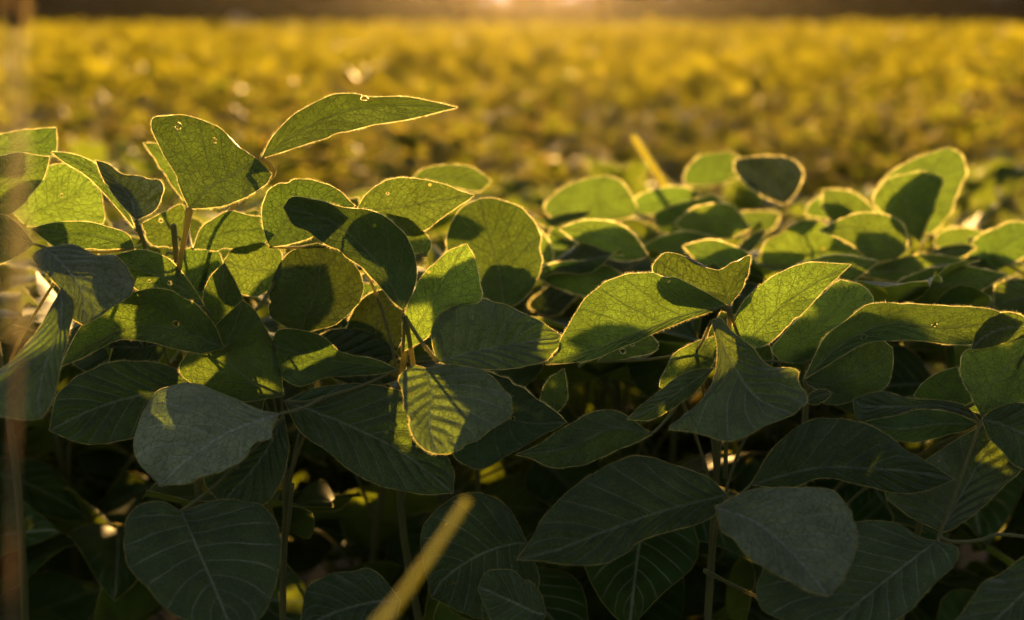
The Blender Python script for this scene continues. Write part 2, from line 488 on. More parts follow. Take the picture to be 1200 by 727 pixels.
def trif(key, leaves, path=None, stalk=True, r=.00115):
    """one trifoliate leaf: its stalk is the part, each leaflet a sub-part"""
    e, loc, sp = PLANTS[key]
    bases = [W(q["base"][0], q["base"][1], q["D"]) for q in leaves]
    g = Geo()
    if path:
        pts = spline([W(*p) for p in path], 22); J = pts[-1]
    else:
        J = np.mean(bases, axis=0)
        J = J + (0, .006, -.004)
        hz = max(0.05, min(sp[-1][2], J[2] - .09 - .25 * abs(J[0] - loc[0])))
        k = np.abs(sp[:, 2] - hz).argmin(); S = sp[k]
        mid = S * .55 + J * .45 + np.array([0, 0.012, .012])
        pts = spline([S, S * .8 + J * .2 + (0, .004, .012), mid, J], 22)
    rad = r * (1 + .5 * np.exp(-np.linspace(0, 9, 22)) + .55 * np.exp(-np.linspace(9, 0, 22) * 1.3))
    tube(g, pts, r, r, 7, 0, rad=rad); stem_hairs(g, pts, r, 6000, .0012, 1)
    for b in bases:
        if .002 < np.linalg.norm(b - J) < .09:
            pp = spline([J, (J + b) / 2 + (0, 0, -.002), b], 8)
            tube(g, pp, r * .9, r * .85, 6, 0); stem_hairs(g, pp, r, 7000, .0011, 1)
    t = link("trifoliate_leaf", g.mesh("trifoliate_leaf", [M_STEM, M_FUZZ], offset=loc), e)
    for q in leaves:
        L, Mi, R = leaf_points(q)
        c = (Mi[len(Mi) // 2]); toward = CAM - c
        nn = np.cross(R[len(R) // 2] - L[len(L) // 2], Mi[len(Mi) // 2 + 1] - Mi[len(Mi) // 2 - 1])
        flip = ((nn @ toward) > 0) != (q["side"] == "t")
        gg = Geo()
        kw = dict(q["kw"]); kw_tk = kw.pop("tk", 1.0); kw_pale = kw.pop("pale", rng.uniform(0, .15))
        if "holes" in kw:
            bx, by = q["base"][:2]
            kw["holes"] = [(W(x, y, q["D"] + (q["gx"] * (x - bx) + q["gy"] * (y - by)) / 1e4), rr) for x, y, rr in kw["holes"]]
            kw.setdefault("nu", 120); kw.setdefault("nv", 30)
        blade(gg, L, Mi, R, flip=flip, **kw)
        tk = kw_tk * rng.uniform(.85, 1.15)  # leaf thickness varies; sunlit and shaded looks are painted in here too
        lf = link("leaflet", gg.mesh("leaflet", [M_LEAF, M_FUZZ], offset=loc), t)
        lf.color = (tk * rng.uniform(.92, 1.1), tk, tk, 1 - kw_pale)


# ---- traced leaves: pixel outlines give the size and lean of each leaf at its own distance
plant("left", -14, 1.08, .66, "soybean plant with a pale drooping leaf, cut off by the picture's left edge")
plant("tall", 208, 1.06, .70, "tallest soybean shoot, holding up a large pierced leaf above a slender upright stalk")
plant("low", 330, 1.02, .52, "soybean plant in deep shade at lower left with two large pale veined leaves")
plant("centre", 480, 1.06, .66, "soybean plant near the middle with a long arching leaf and a hanging blue green leaf")
plant("spread", 850, 1.04, .62, "soybean plant with a broad sunlit leaf and small folded leaf")
plant("long", 948, 1.06, .60, "soybean plant carrying a long level leaf with a bright gold upper rim")
plant("dim", 1100, .99, .52, "dark soybean plant at lower right with a whitish sheen on its crossed leaves")
plant("rim", 700, 1.42, .56, "blurred soybean plant with broad yellow leaves just behind the middle gap between front plants")
plant("cup", 915, 1.50, .58, "blurred soybean plant with an upright blue grey leaf outlined in gold")
plant("pair", 1075, 1.42, .58, "blurred soybean plant with two overlapping upright yellow leaves")
plant("behind", 560, 1.26, .58, "slightly blurred soybean plant with a round dark green leaf behind the middle plant")

# tall shoot
trif("tall", [
    LF("u", 1.00, -2, 2, (222, 245), (319, 204), [(207, 212), (186, 170), (178, 149), (183, 138), (212, 136), (240, 143), (265, 156), (292, 180)], [(258, 242), (294, 228), (313, 213)], [(245, 220, .5), (275, 203, .6), (302, 189, .3)],
       holes=[(210, 149, .0028), (246, 168, .0022)], bulge=.06, tk=.55)],
    path=[(205, 400, 1.06), (207, 350, 1.03), (212, 300, 1.01), (219, 265, 1.0), (222, 245, 1.0)], r=.0019)
trif("tall", [
    LF("u", 1.03, 1, 2, (306, 186), (536, 126), [(320, 160), (350, 131), (385, 113), (412, 110), (432, 114), (470, 113), (505, 119)], [(345, 174), (400, 156), (450, 145), (500, 135)], [(355, 152, .8), (405, 130, .9), (455, 123, .5)],
       holes=[(427, 120, .0030)], bulge=.10, tk=.6)],
    path=[(235, 340, 1.09), (262, 258, 1.08), (300, 218, 1.06), (322, 203, 1.04), (318, 195, 1.035), (306, 186, 1.03)], r=.0014)
trif("tall", [
    LF("u", 1.06, 1, 3, (226, 292), (330, 262), [(236, 268), (262, 250), (300, 253)], [(262, 293), (305, 288)]),
    LF("u", 1.08, 0, 2, (216, 290), (166, 262), [(218, 262), (214, 240), (190, 250)], [(200, 290), (176, 285)]),
    LF("u", 1.13, 0, 2, (216, 236), (168, 167), [(216, 200), (195, 172)], [(205, 222), (185, 192)])])

# left edge plant
trif("left", [
    LF("u", 1.10, 0, 2, (30, 265), (110, 205), [(10, 240), (45, 200), (80, 192)], [(70, 266), (120, 263), (119, 232)], tk=1.5),
    LF("u", 1.05, -1, 2, (-30, 262), (58, 184), [(-30, 200), (15, 180)], [(10, 252), (40, 225), (54, 200)]),
    LF("u", 1.09, 1, 1, (-40, 190), (66, 150), [(-20, 165), (8, 156), (40, 151)], [(0, 190), (45, 184), (64, 180)])])
trif("left", [
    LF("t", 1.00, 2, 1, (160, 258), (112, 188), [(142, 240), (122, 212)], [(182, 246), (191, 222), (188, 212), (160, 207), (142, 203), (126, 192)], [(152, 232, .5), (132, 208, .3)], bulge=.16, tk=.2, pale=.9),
    LF("u", 1.03, 1, 1, (158, 268), (60, 178), [(152, 252), (135, 215), (110, 191), (84, 180)], [(140, 247), (118, 222), (98, 204), (72, 188)], bulge=.05)],
    path=[(140, 380, 1.06), (168, 320, 1.04), (170, 292, 1.02), (162, 266, 1.0)], r=.0014)
trif("left", [
    LF("u", 1.02, 1, 2, (158, 291), (36, 268), [(150, 276), (122, 264), (90, 260), (58, 262)], [(110, 292), (66, 289)], [(110, 276, .4), (70, 272, .3)]),
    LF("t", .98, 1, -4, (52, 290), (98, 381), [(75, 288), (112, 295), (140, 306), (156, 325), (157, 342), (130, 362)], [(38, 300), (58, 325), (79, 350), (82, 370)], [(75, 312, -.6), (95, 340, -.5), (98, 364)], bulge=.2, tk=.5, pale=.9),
    LF("u", 1.01, 0, 1, (40, 286), (-30, 312), [(20, 262), (-10, 250)], [(20, 300), (-8, 312)])])
trif("left", [
    LF("t", .95, 2, -3, (72, 338), (48, 491), [(50, 378), (20, 415), (-12, 445), (-15, 480), (20, 492)], [(86, 352), (82, 385), (72, 425), (62, 468)], [(70, 385, -.7), (52, 430, -.7), (45, 470, -.3)], bulge=.15, pale=.4)])

# middle of the left: shaded layer
trif("low", [
    LF("u", 1.00, 1, 2, (262, 408), (70, 430), [(246, 372), (216, 346), (175, 340), (135, 352), (100, 376)], [(235, 414), (190, 404), (140, 399), (95, 420)], [(215, 388, .5), (160, 383, .6), (110, 402, .3)], holes=[(205, 383, .0024)]),
    LF("u", 1.04, 2, 2, (260, 405), (263, 308), [(243, 370), (238, 345), (246, 326)], [(284, 392), (288, 365), (278, 335)]),
    LF("u", 1.06, 0, 2, (330, 318), (262, 306), [(327, 292), (300, 286), (274, 292)], [(318, 338), (296, 347), (272, 335)])])
trif("low", [
    LF("u", 1.02, 1, 1, (240, 360), (128, 302), [(225, 335), (192, 300), (160, 293)], [(205, 348), (165, 341), (140, 325)]),
    LF("u", 1.09, 0, 2, (206, 350), (240, 290), [(200, 320), (215, 294)], [(240, 352), (262, 320), (256, 296)]),
    LF("u", 1.03, 1, 2, (332, 464), (284, 352), [(280, 470), (235, 455), (210, 432), (250, 385)], [(328, 430), (312, 385), (296, 362)])])
trif("low", [
    LF("u", 1.01, -1, 2, (467, 433), (318, 402), [(440, 422), (402, 412), (372, 394), (346, 384), (326, 388)], [(440, 439), (392, 441), (350, 451), (325, 436)], [(420, 427, .5), (370, 420, .6)]),
    LF("t", .99, 1, -2, (334, 470), (531, 578), [(372, 455), (470, 458), (500, 505), (531, 545)], [(350, 502), (386, 532), (430, 562), (482, 578)], [(400, 495), (470, 530)]),
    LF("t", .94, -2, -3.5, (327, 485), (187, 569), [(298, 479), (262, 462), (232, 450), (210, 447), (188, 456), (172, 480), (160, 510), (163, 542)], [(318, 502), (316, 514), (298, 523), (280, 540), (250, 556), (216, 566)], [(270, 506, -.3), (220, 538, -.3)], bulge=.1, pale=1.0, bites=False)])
trif("low", [
    LF("t", .93, 1, -4, (212, 599), (272, 740), [(190, 590), (168, 591), (150, 607), (146, 630), (150, 660), (172, 690), (210, 722)], [(240, 589), (275, 588), (306, 593), (324, 612), (329, 645), (322, 685), (302, 726)], [(232, 645, .4), (256, 700, .3)], bulge=.12),
    LF("t", .98, 0, -2, (332, 488), (262, 592), [(338, 535), (312, 588)], [(285, 520), (240, 562)])])
trif("low", [
    LF("t", .93, 0, -4, (470, 705), (350, 745), [(440, 672), (402, 669), (362, 690)], [(455, 740), (400, 760)]),
    LF("t", 1.04, 0, -1, (225, 440), (58, 505), [(180, 425), (110, 430), (70, 460)], [(225, 480), (160, 512), (100, 520)])])

trif("low", [  # interior leaves: their shade is put into the low translucency
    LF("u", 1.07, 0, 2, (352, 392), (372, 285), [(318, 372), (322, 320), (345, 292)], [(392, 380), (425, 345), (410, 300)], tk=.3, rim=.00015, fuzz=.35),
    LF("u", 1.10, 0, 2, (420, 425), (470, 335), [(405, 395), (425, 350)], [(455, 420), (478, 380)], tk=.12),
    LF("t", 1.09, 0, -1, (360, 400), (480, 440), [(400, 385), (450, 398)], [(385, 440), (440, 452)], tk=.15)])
trif("low", [
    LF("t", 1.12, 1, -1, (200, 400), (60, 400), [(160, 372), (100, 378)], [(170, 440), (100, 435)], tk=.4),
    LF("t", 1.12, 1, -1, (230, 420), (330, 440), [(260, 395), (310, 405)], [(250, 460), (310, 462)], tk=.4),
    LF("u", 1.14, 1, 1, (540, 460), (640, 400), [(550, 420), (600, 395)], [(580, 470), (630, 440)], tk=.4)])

# middle plant
trif("centre", [
    LF("u", .985, -2, 2, (473, 364), (332, 243), [(481, 350), (488, 325), (485, 300), (474, 275), (447, 251), (430, 245), (400, 243), (370, 235), (342, 231)], [(462, 355), (440, 331), (418, 309), (390, 290), (362, 273), (342, 262)], [(448, 318, .5), (420, 285, .9), (385, 258, .7)], bulge=.14, tk=.45),
    LF("u", .99, 1, 2, (472, 412), (547, 286), [(474, 370), (486, 338), (507, 310), (530, 293)], [(498, 398), (512, 384), (532, 364), (563, 352), (562, 330), (556, 303)], [(490, 382, .4), (512, 345, .5), (532, 310, .3)], tk=1.9),
    LF("t", .97, 2, -2, (513, 424), (657, 393), [(505, 392), (512, 372), (532, 360), (564, 349), (586, 355), (612, 367), (640, 382)], [(538, 431), (572, 433), (612, 430), (640, 422), (656, 406)], [(560, 411, .4), (612, 402, .3)], bulge=.16, pale=.35)],
    path=[(492, 560, 1.06), (490, 490, 1.03), (486, 440, 1.0), (480, 400, .99), (474, 370, .985)], r=.0015)
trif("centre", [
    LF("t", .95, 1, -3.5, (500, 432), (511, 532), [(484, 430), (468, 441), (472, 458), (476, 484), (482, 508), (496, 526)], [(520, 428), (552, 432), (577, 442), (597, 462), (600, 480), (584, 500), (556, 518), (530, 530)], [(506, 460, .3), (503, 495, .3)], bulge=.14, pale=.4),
    LF("u", 1.0, 0, -2, (560, 432), (664, 495), [(592, 443), (625, 464), (650, 482)], [(540, 470), (530, 530), (556, 549), (610, 525), (640, 509)], [(575, 480, .4), (615, 495, .4)], tk=.12),  # shade on this underside put into its low translucency
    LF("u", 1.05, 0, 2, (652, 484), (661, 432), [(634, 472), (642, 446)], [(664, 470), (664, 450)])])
trif("centre", [
    LF("u", 1.035, -1, 2, (316, 290), (416, 241), [(307, 262), (308, 238), (316, 222), (340, 211), (368, 212), (396, 224)], [(345, 285), (385, 268)], [(340, 255, .3), (380, 245, .3)], tk=.7),
    LF("u", 1.06, 1, 2, (418, 246), (556, 229), [(430, 226), (455, 212), (486, 209), (516, 215), (543, 225)], [(450, 268), (492, 273), (516, 256), (541, 240)], [(465, 243, .3), (515, 235, .3)], holes=[(456, 229, .0014)]),
    LF("u", 1.07, 0, 2, (500, 300), (452, 250), [(476, 292), (462, 272)], [(505, 285), (480, 258)])])
trif("behind", [
    LF("u", 1.16, 0, 2, (590, 365), (562, 233), [(545, 336), (525, 300), (525, 272), (538, 247)], [(612, 352), (628, 330), (636, 300), (630, 268), (612, 245), (586, 233)], [(585, 320, .4), (572, 272, .4)], nh=0, tk=.55),
    LF("u", 1.20, 0, 2, (440, 410), (395, 345), [(405, 395), (390, 365)], [(468, 392), (462, 345), (425, 331)], nh=0),
    LF("t", 1.30, 0, 1, (480, 220), (576, 212), [(490, 202), (515, 194), (552, 196)], [(530, 220), (562, 224)], nh=0)])
trif("behind", [  # first two: hidden leaves added to shade the front leaves below
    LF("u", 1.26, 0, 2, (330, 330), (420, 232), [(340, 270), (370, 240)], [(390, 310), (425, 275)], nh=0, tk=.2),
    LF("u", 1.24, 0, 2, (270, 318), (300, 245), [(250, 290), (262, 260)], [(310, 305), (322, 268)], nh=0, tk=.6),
    LF("u", 1.10, 0, 1, (430, 470), (345, 500), [(400, 455), (360, 465)], [(425, 500), (380, 512)], nh=0)])

trif("tall", [  # hidden leaves added behind the shoot to shade the lower left
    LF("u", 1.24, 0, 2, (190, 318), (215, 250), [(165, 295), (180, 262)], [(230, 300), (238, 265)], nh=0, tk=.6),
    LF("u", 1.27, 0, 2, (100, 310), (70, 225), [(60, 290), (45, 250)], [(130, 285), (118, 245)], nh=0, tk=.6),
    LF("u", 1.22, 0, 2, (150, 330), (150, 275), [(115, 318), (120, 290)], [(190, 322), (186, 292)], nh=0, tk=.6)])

# plant right of the middle
trif("spread", [
    LF("u", 1.00, 1, 2, (852, 358), (640, 427), [(842, 352), (820, 339), (794, 326), (765, 319), (738, 323), (709, 332), (684, 353), (667, 376), (658, 396), (653, 414)], [(822, 369), (785, 383), (756, 395), (728, 408), (698, 420), (669, 425)], [(805, 368, .5), (758, 386, .7), (700, 408, .5)], bulge=.10, tk=1.25),
    LF("u", 1.035, 0, 2, (855, 358), (840, 317), [(820, 345), (786, 340), (766, 322), (768, 308), (780, 298), (797, 298), (814, 306), (830, 314)], [(864, 346), (872, 334), (877, 318), (880, 303), (871, 299), (859, 309), (849, 315)], [(849, 340, .8), (843, 326, .6)], bulge=.12, tk=.6),
    LF("u", 1.01, -2, 2, (872, 408), (997, 310), [(858, 388), (868, 359), (885, 339), (911, 322), (940, 310), (968, 308)], [(895, 405), (922, 384), (945, 362), (972, 334)], [(890, 385, .5), (920, 355, .6), (960, 328, .3)], bulge=.1, tk=1.5)],
    path=[(850, 560, 1.06), (852, 480, 1.04), (855, 420, 1.02), (855, 378, 1.005), (854, 360, 1.0)], r=.0014)
trif("spread", [
    LF("u", 1.06, 1, 2, (915, 424), (985, 328), [(905, 408), (934, 376), (960, 346)], [(945, 424), (962, 410), (988, 384), (1016, 364), (1023, 350), (1010, 335)], tk=1.5),
    LF("t", .965, 1, -3, (834, 376), (930, 486), [(842, 415), (836, 445), (812, 480), (785, 502), (815, 506), (858, 517), (895, 501)], [(844, 373), (870, 400), (904, 427), (936, 440), (946, 468)], [(858, 425, .9), (885, 465, .8)], bulge=.2, pale=.3),
    LF("u", 1.04, 0, 2, (700, 424), (772, 403), [(735, 420), (768, 411)], [(725, 402), (760, 392)], bulge=.05)])
trif("spread", [  # hidden leaves added to shade the drooping leaf in front
    LF("u", 1.07, 0, 2, (880, 450), (845, 365), [(845, 430), (830, 395)], [(905, 425), (885, 380)], tk=.5),
    LF("u", 1.08, 0, 2, (930, 460), (960, 400), [(915, 430), (930, 405)], [(965, 450), (985, 420)], tk=.5)])
trif("spread", [
    LF("u", 1.03, 0, 2, (800, 452), (842, 393), [(774, 454), (783, 426), (794, 413), (820, 399)], [(826, 440), (840, 412)]),
    LF("t", 1.0, 1, -1, (835, 432), (735, 492), [(818, 433), (796, 441), (770, 461), (748, 478)], [(818, 456), (792, 476), (762, 492)], [(805, 452, -.5), (770, 476, -.5)]),
    LF("u", .985, 0, -2, (764, 509), (604, 533), [(745, 496), (718, 480), (692, 484), (655, 506), (632, 521)], [(742, 520), (712, 532), (680, 546), (645, 547), (622, 537)], [(720, 502, -.8), (665, 525, -.5)], bulge=.1)])
trif("spread", [
    LF("t", .96, 1, -2.5, (852, 580), (606, 656), [(830, 561), (798, 546), (762, 535), (735, 537), (700, 553), (667, 576), (639, 604), (624, 630)], [(840, 600), (822, 613), (785, 622), (752, 633), (731, 650), (706, 661), (671, 662), (632, 657)], [(798, 593), (752, 607), (706, 624), (650, 645)], bulge=.08, holes=[(757, 603, .0016)]),
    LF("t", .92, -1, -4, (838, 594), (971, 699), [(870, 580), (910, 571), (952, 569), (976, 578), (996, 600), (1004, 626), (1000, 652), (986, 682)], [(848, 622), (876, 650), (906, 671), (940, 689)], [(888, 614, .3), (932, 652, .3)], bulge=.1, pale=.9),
    LF("t", .985, -1, -1.5, (880, 568), (1118, 562), [(905, 528), (951, 492), (997, 493), (1037, 509), (1075, 534)], [(925, 572), (962, 560), (1014, 570), (1050, 577), (1080, 576)], [(960, 548), (1020, 549), (1070, 553)], bulge=.1)])

# right hand plants
trif("long", [
    LF("u", 1.00, -1, 2, (942, 444), (1196, 374), [(953, 422), (969, 394), (990, 376), (1015, 357), (1032, 355), (1073, 357), (1117, 360), (1160, 362)], [(963, 432), (988, 417), (1016, 402), (1050, 399), (1085, 399), (1108, 402), (1140, 404), (1172, 396)], [(990, 402, .6), (1040, 380, .9), (1110, 384, .6)], bulge=.12, tk=.6),
    LF("u", 1.035, 0, 1, (942, 446), (1046, 408), [(963, 432), (1000, 408), (1030, 398)], [(965, 472), (1007, 468), (1038, 452), (1046, 431)]),
    LF("t", .975, -2, -2, (975, 461), (944, 470), [(968, 457), (954, 458)], [(966, 470), (952, 474)], bulge=.3)])
trif("long", [
    LF("u", .985, -1, 2, (1150, 488), (1245, 380), [(1137, 463), (1127, 443), (1126, 425), (1132, 413), (1152, 405), (1178, 398), (1210, 385)], [(1175, 476), (1205, 468), (1240, 440)], [(1165, 445, .4), (1200, 415, .4)], tk=1.25),
    LF("u", 1.035, 0, 2, (1150, 485), (1122, 430), [(1110, 474), (1072, 464), (1080, 450), (1100, 437)], [(1146, 471), (1134, 455), (1126, 440)]),
    LF("t", .955, -1, 1, (1215, 395), (1138, 410), [(1196, 369), (1167, 369), (1146, 387)], [(1195, 398), (1165, 406)])])
trif("long", [
    LF("t", 1.01, 0, -2, (1148, 494), (1000, 468), [(1131, 476), (1102, 469), (1070, 468), (1033, 459)], [(1120, 486), (1080, 482), (1044, 489), (1006, 494)]),
    LF("u", 1.0, 0, 1, (1146, 497), (1004, 496), [(1125, 487), (1102, 481), (1079, 481), (1046, 488)], [(1130, 505), (1100, 512), (1062, 519), (1030, 507)], [(1100, 497, -.3), (1055, 503, -.3)])])
trif("dim", [
    LF("t", .97, 0, -1, (1103, 624), (1186, 476), [(1070, 605), (1036, 580), (1060, 558), (1094, 534), (1127, 512), (1158, 493)], [(1122, 617), (1163, 583), (1202, 540), (1215, 500)], [(1122, 588, 1.0), (1146, 545, 1.0)], bulge=.12, pale=.35),
    LF("t", .95, 1, -3.5, (1098, 634), (960, 745), [(1078, 631), (1050, 615), (1005, 610), (940, 632), (894, 670), (892, 715)], [(1120, 643), (1121, 657), (1093, 686), (1050, 727)], [(1036, 682, .3), (990, 720, .3)]),
    LF("t", .96, 0, -1, (1150, 492), (1260, 560), [(1162, 482), (1190, 473), (1235, 490)], [(1165, 520), (1200, 550)])],
    path=[(1260, 640, 1.0), (1200, 629, .98), (1165, 627, .97), (1149, 633, .97), (1110, 634, .965), (1100, 629, .965)], r=.0012)
trif("dim", [
    LF("t", .93, -1, -4, (1240, 640), (1110, 745), [(1200, 655), (1157, 682), (1124, 722)], [(1240, 700), (1180, 760)]),
    LF("t", 1.0, 0, -2, (620, 640), (505, 700), [(590, 590), (540, 580), (495, 620)], [(630, 690), (570, 725)]),
    LF("t", .94, 0, -3, (640, 720), (560, 690), [(630, 690), (600, 670), (570, 672)], [(625, 745), (580, 730)])])

# blurred rows behind
K = dict(tk=1.3, nh=0, bites=False, fuzz=1.6, rim=.0010)
KD = dict(K, tk=.15)  # dim variant: the leaf's shade is put into its translucency
trif("rim", [
    LF("u", 1.46, 0, 2, (690, 262), (708, 206), [(650, 256), (638, 243), (648, 230), (676, 213)], [(745, 250), (740, 230), (726, 212)], **K),
    LF("t", 1.42, 0, 1, (642, 268), (692, 248), [(622, 255), (640, 256), (666, 250)], [(660, 262), (685, 254)], **K),
    LF("u", 1.44, 0, 2, (665, 305), (665, 264), [(640, 292), (648, 268)], [(690, 295), (684, 270)], **K)])
trif("rim", [
    LF("u", 1.36, 0, 2, (752, 304), (862, 300), [(758, 286), (785, 275), (812, 272), (840, 281)], [(790, 314), (838, 314)], **K),
    LF("u", 1.38, 0, 1, (760, 305), (634, 295), [(730, 296), (698, 297), (660, 293)], [(740, 318), (690, 322), (640, 318)], **K),
    LF("t", 1.30, 0, -1, (640, 372), (728, 326), [(620, 358), (638, 340), (668, 323), (702, 320)], [(655, 368), (680, 345), (712, 338)], pale=.6, **KD)])
trif("rim", [
    LF("u", 1.50, 0, 2, (745, 250), (820, 228), [(742, 236), (762, 224), (800, 219)], [(775, 252), (805, 246)], **K),
    LF("u", 1.46, 0, 2, (772, 272), (836, 228), [(768, 252), (800, 238)], [(805, 276), (846, 265), (850, 243)], **K),
    LF("u", 1.58, 0, 2, (845, 216), (855, 178), [(805, 216), (802, 204), (820, 184)], [(866, 205), (868, 188)], **K)])
trif("cup", [
    LF("t", 1.46, 0, 1, (920, 240), (880, 184), [(900, 233), (878, 219), (862, 200), (862, 188)], [(934, 224), (940, 203), (930, 188), (900, 183)], [(908, 215, .6), (892, 196, .4)], bulge=.2, pale=.9, **KD),
    LF("u", 1.48, 0, 2, (944, 252), (1002, 250), [(948, 240), (960, 232), (982, 234)], [(965, 256), (985, 256)], **K),
    LF("t", 1.50, 0, -1, (915, 250), (850, 265), [(895, 248), (868, 250)], [(905, 268), (870, 276)], **K)])
trif("cup", [
    LF("u", 1.36, 0, 2, (990, 320), (940, 258), [(930, 318), (896, 312), (896, 286), (920, 270)], [(1020, 308), (1005, 288), (965, 262)], **K),
    LF("t", 1.34, 0, 0, (860, 300), (897, 270), [(866, 291), (884, 274)], [(878, 296), (892, 280)], bulge=.3, **K)])
trif("pair", [
    LF("u", 1.42, 0, 2, (1090, 275), (1112, 173), [(1040, 255), (1024, 230), (1040, 208), (1068, 188)], [(1108, 258), (1120, 232), (1131, 203), (1127, 182)], **K),
    LF("u", 1.37, 0, 2, (1078, 284), (1080, 201), [(1050, 262), (1024, 236), (1032, 218), (1054, 206)], [(1090, 255), (1100, 228), (1103, 210)], **K)])
trif("pair", [
    LF("u", 1.30, 0, 2, (1050, 304), (960, 270), [(1020, 306), (1000, 288), (976, 276)], [(1062, 290), (1058, 264), (1030, 250), (1000, 252)], **K),
    LF("u", 1.28, 0, 1, (1000, 322), (1150, 328), [(1050, 304), (1096, 299), (1130, 307)], [(1045, 330), (1110, 345)], **K),
    LF("t", 1.33, 0, 0, (1090, 296), (1145, 290), [(1105, 290), (1130, 287)], [(1105, 302), (1130, 300)], **K)])
trif("pair", [
    LF("u", 1.45, 0, 2, (1095, 288), (1168, 290), [(1100, 274), (1122, 267), (1150, 272)], [(1120, 296), (1150, 297)], **K),
    LF("t", 1.25, 0, -1, (1225, 330), (1165, 358), [(1195, 328), (1168, 334)], [(1215, 365), (1180, 372)], **K)])

trif("rim", [
    LF("u", 1.24, 1, 2, (745, 345), (618, 318), [(720, 316), (670, 306)], [(715, 352), (660, 340)], **K),
    LF("u", 1.27, 0, 2, (760, 300), (655, 268), [(735, 268), (690, 258)], [(730, 306), (690, 292)], **K),
    LF("u", 1.31, 0, 2, (640, 320), (598, 262), [(612, 312), (598, 285)], [(648, 298), (630, 268)], **K)])
trif("cup", [
    LF("u", 1.23, -1, 2, (905, 345), (1030, 306), [(925, 316), (975, 300)], [(940, 352), (995, 332)], **K),
    LF("u", 1.26, 1, 2, (900, 335), (800, 288), [(880, 300), (835, 282)], [(870, 340), (830, 318)], **K),
    LF("u", 1.40, 0, 2, (880, 268), (790, 262), [(855, 240), (815, 244)], [(850, 280), (815, 278)], **K)])
trif("pair", [
    LF("u", 1.22, -1, 2, (1030, 352), (1180, 322), [(1060, 326), (1120, 312)], [(1075, 362), (1135, 348)], **K),
    LF("u", 1.36, 0, 2, (1130, 318), (1215, 262), [(1140, 285), (1180, 262)], [(1165, 318), (1205, 295)], **K),
    LF("u", 1.46, 0, 2, (1020, 280), (965, 222), [(985, 268), (965, 245)], [(1030, 258), (1000, 226)], **K)])


# ------------------------------------------------------------------ generic plants for the crop behind
def canon_leaflet(g, base, direc, up, Ln, Wd, fold, droop, nu, nv, rim, mat=0, fmat=1):
    d = unit(np.asarray(direc)); upv = unit(np.asarray(up) - d * (np.asarray(up) @ d)); s = np.cross(d, upv)
    u = np.linspace(0, 1, nu + 1)
    hw = Wd * .5 * np.sin(np.pi * np.clip(u, 0, 1) ** .72) ** .85
    hw[0] = hw[-1] = 0.0005
    zc = -droop * Ln * u ** 2
    Mi = base + d * (u * Ln * (1 - .25 * droop))[:, None] + upv * zc[:, None]
    vs = np.linspace(-1, 1, 2 * nv + 1); nc = len(vs)
    P = np.zeros((nu + 1, nc, 3)); U1 = np.zeros((nu + 1, nc, 2)); U2 = np.zeros_like(U1)
    a = rng.uniform(0, 6.28, 2); off = rng.uniform(0, 60)
    for j, v in enumerate(vs):
        t = abs(v); ph = a[0 if v < 0 else 1]
        lift = hw * t * math.sin(fold) + .004 * t * t * np.sin(9 * u + ph) + hw * .12 * 4 * t * (1 - t)
        P[:, j] = Mi + s * (np.sign(v) * hw * t * math.cos(fold))[:, None] + upv * lift[:, None]
        U1[:, j] = np.stack([u, np.full(nu + 1, v)], 1); U2[:, j] = np.stack([u * Ln * 100 + off, v * hw * 100], 1)
    I, J = np.meshgrid(np.arange(nu), np.arange(nc - 1), indexing="ij")
    fc = np.stack([I * nc + J, I * nc + J + 1, (I + 1) * nc + J + 1, (I + 1) * nc + J], -1).reshape(-1, 4)
    q = np.cross(P[1, nv + 1] - P[1, nv - 1], P[2, nv] - P[0, nv])
    if q @ upv < 0:
        fc = fc[:, ::-1]
    g.add(P.reshape(-1, 3), fc, mat, U1.reshape(-1, 2), U2.reshape(-1, 2))
    if rim:
        e0 = np.vstack([P[:, 0], P[::-1, -1]]); e1 = np.vstack([P[:, 1], P[::-1, -2]])
        margin(g, e0, unit(e0 - e1), np.tile(upv, (len(e0), 1)), rim, fmat)


def build_plant(height, nleaf, spread, parts, nu, nv, rim, name="soybean_plant", lsz=1.0):
    """generic bushy plant; returns (stem geo, [leaf geos])"""
    st = Geo()
    path = spline([(0, 0, 0), (rng.normal(0, .015), rng.normal(0, .015), height * .5), (0, 0, height * .93)], 10)
    tube(st, path, .0045, .002, 6, 0)
    leaves = []
    a0 = rng.uniform(0, 6.28)
    for i in range(nleaf):
        f = (i + .5) / nleaf
        g = Geo()
        h = height * (.22 + .70 * f)
        k = np.abs(path[:, 2] - h).argmin(); S = path[k]
        an = a0 + i * 2.4 + rng.normal(0, .3)
        out = np.array([math.cos(an), math.sin(an), 0])
        rl = spread * rng.uniform(.45, 1.0) * (1.1 - .55 * f)
        zt = min(height * rng.uniform(.86, 1.0), h + height * rng.uniform(.10, .30))
        J = S + out * rl; J[2] = zt
        pts = spline([S, S + out * rl * .45 + (0, 0, (zt - S[2]) * .7), J], 8)
        tube(g, pts, .0016, .0012, 5, 2)
        sc = rng.uniform(.75, 1.12) * (1.0 if f < .85 else .7)
        tilt = rng.uniform(-.55, .75)
        nrm0 = unit(np.array([0, .35, 1]) + rng.normal(0, .38, 3))
        for da, ls in ((0, 1.1), (1.25, 1.0), (-1.25, 1.0)):
            dd = np.array([math.cos(an + da), math.sin(an + da), tilt + rng.normal(0, .25)])
            b0 = J + unit(dd) * (.022 if da == 0 else .005)
            if da == 0:
                tube(g, np.stack([J, (J + b0) / 2, b0]), .001, .001, 4, 2)
            Ln = .095 * lsz * sc * ls * rng.uniform(.85, 1.1)
            canon_leaflet(g, b0, dd, nrm0 + rng.normal(0, .22, 3), Ln, Ln * rng.uniform(.62, .74), rng.uniform(-.1, .45), rng.uniform(-.05, .4), nu, nv, rim)
        leaves.append(g)
    return st, leaves


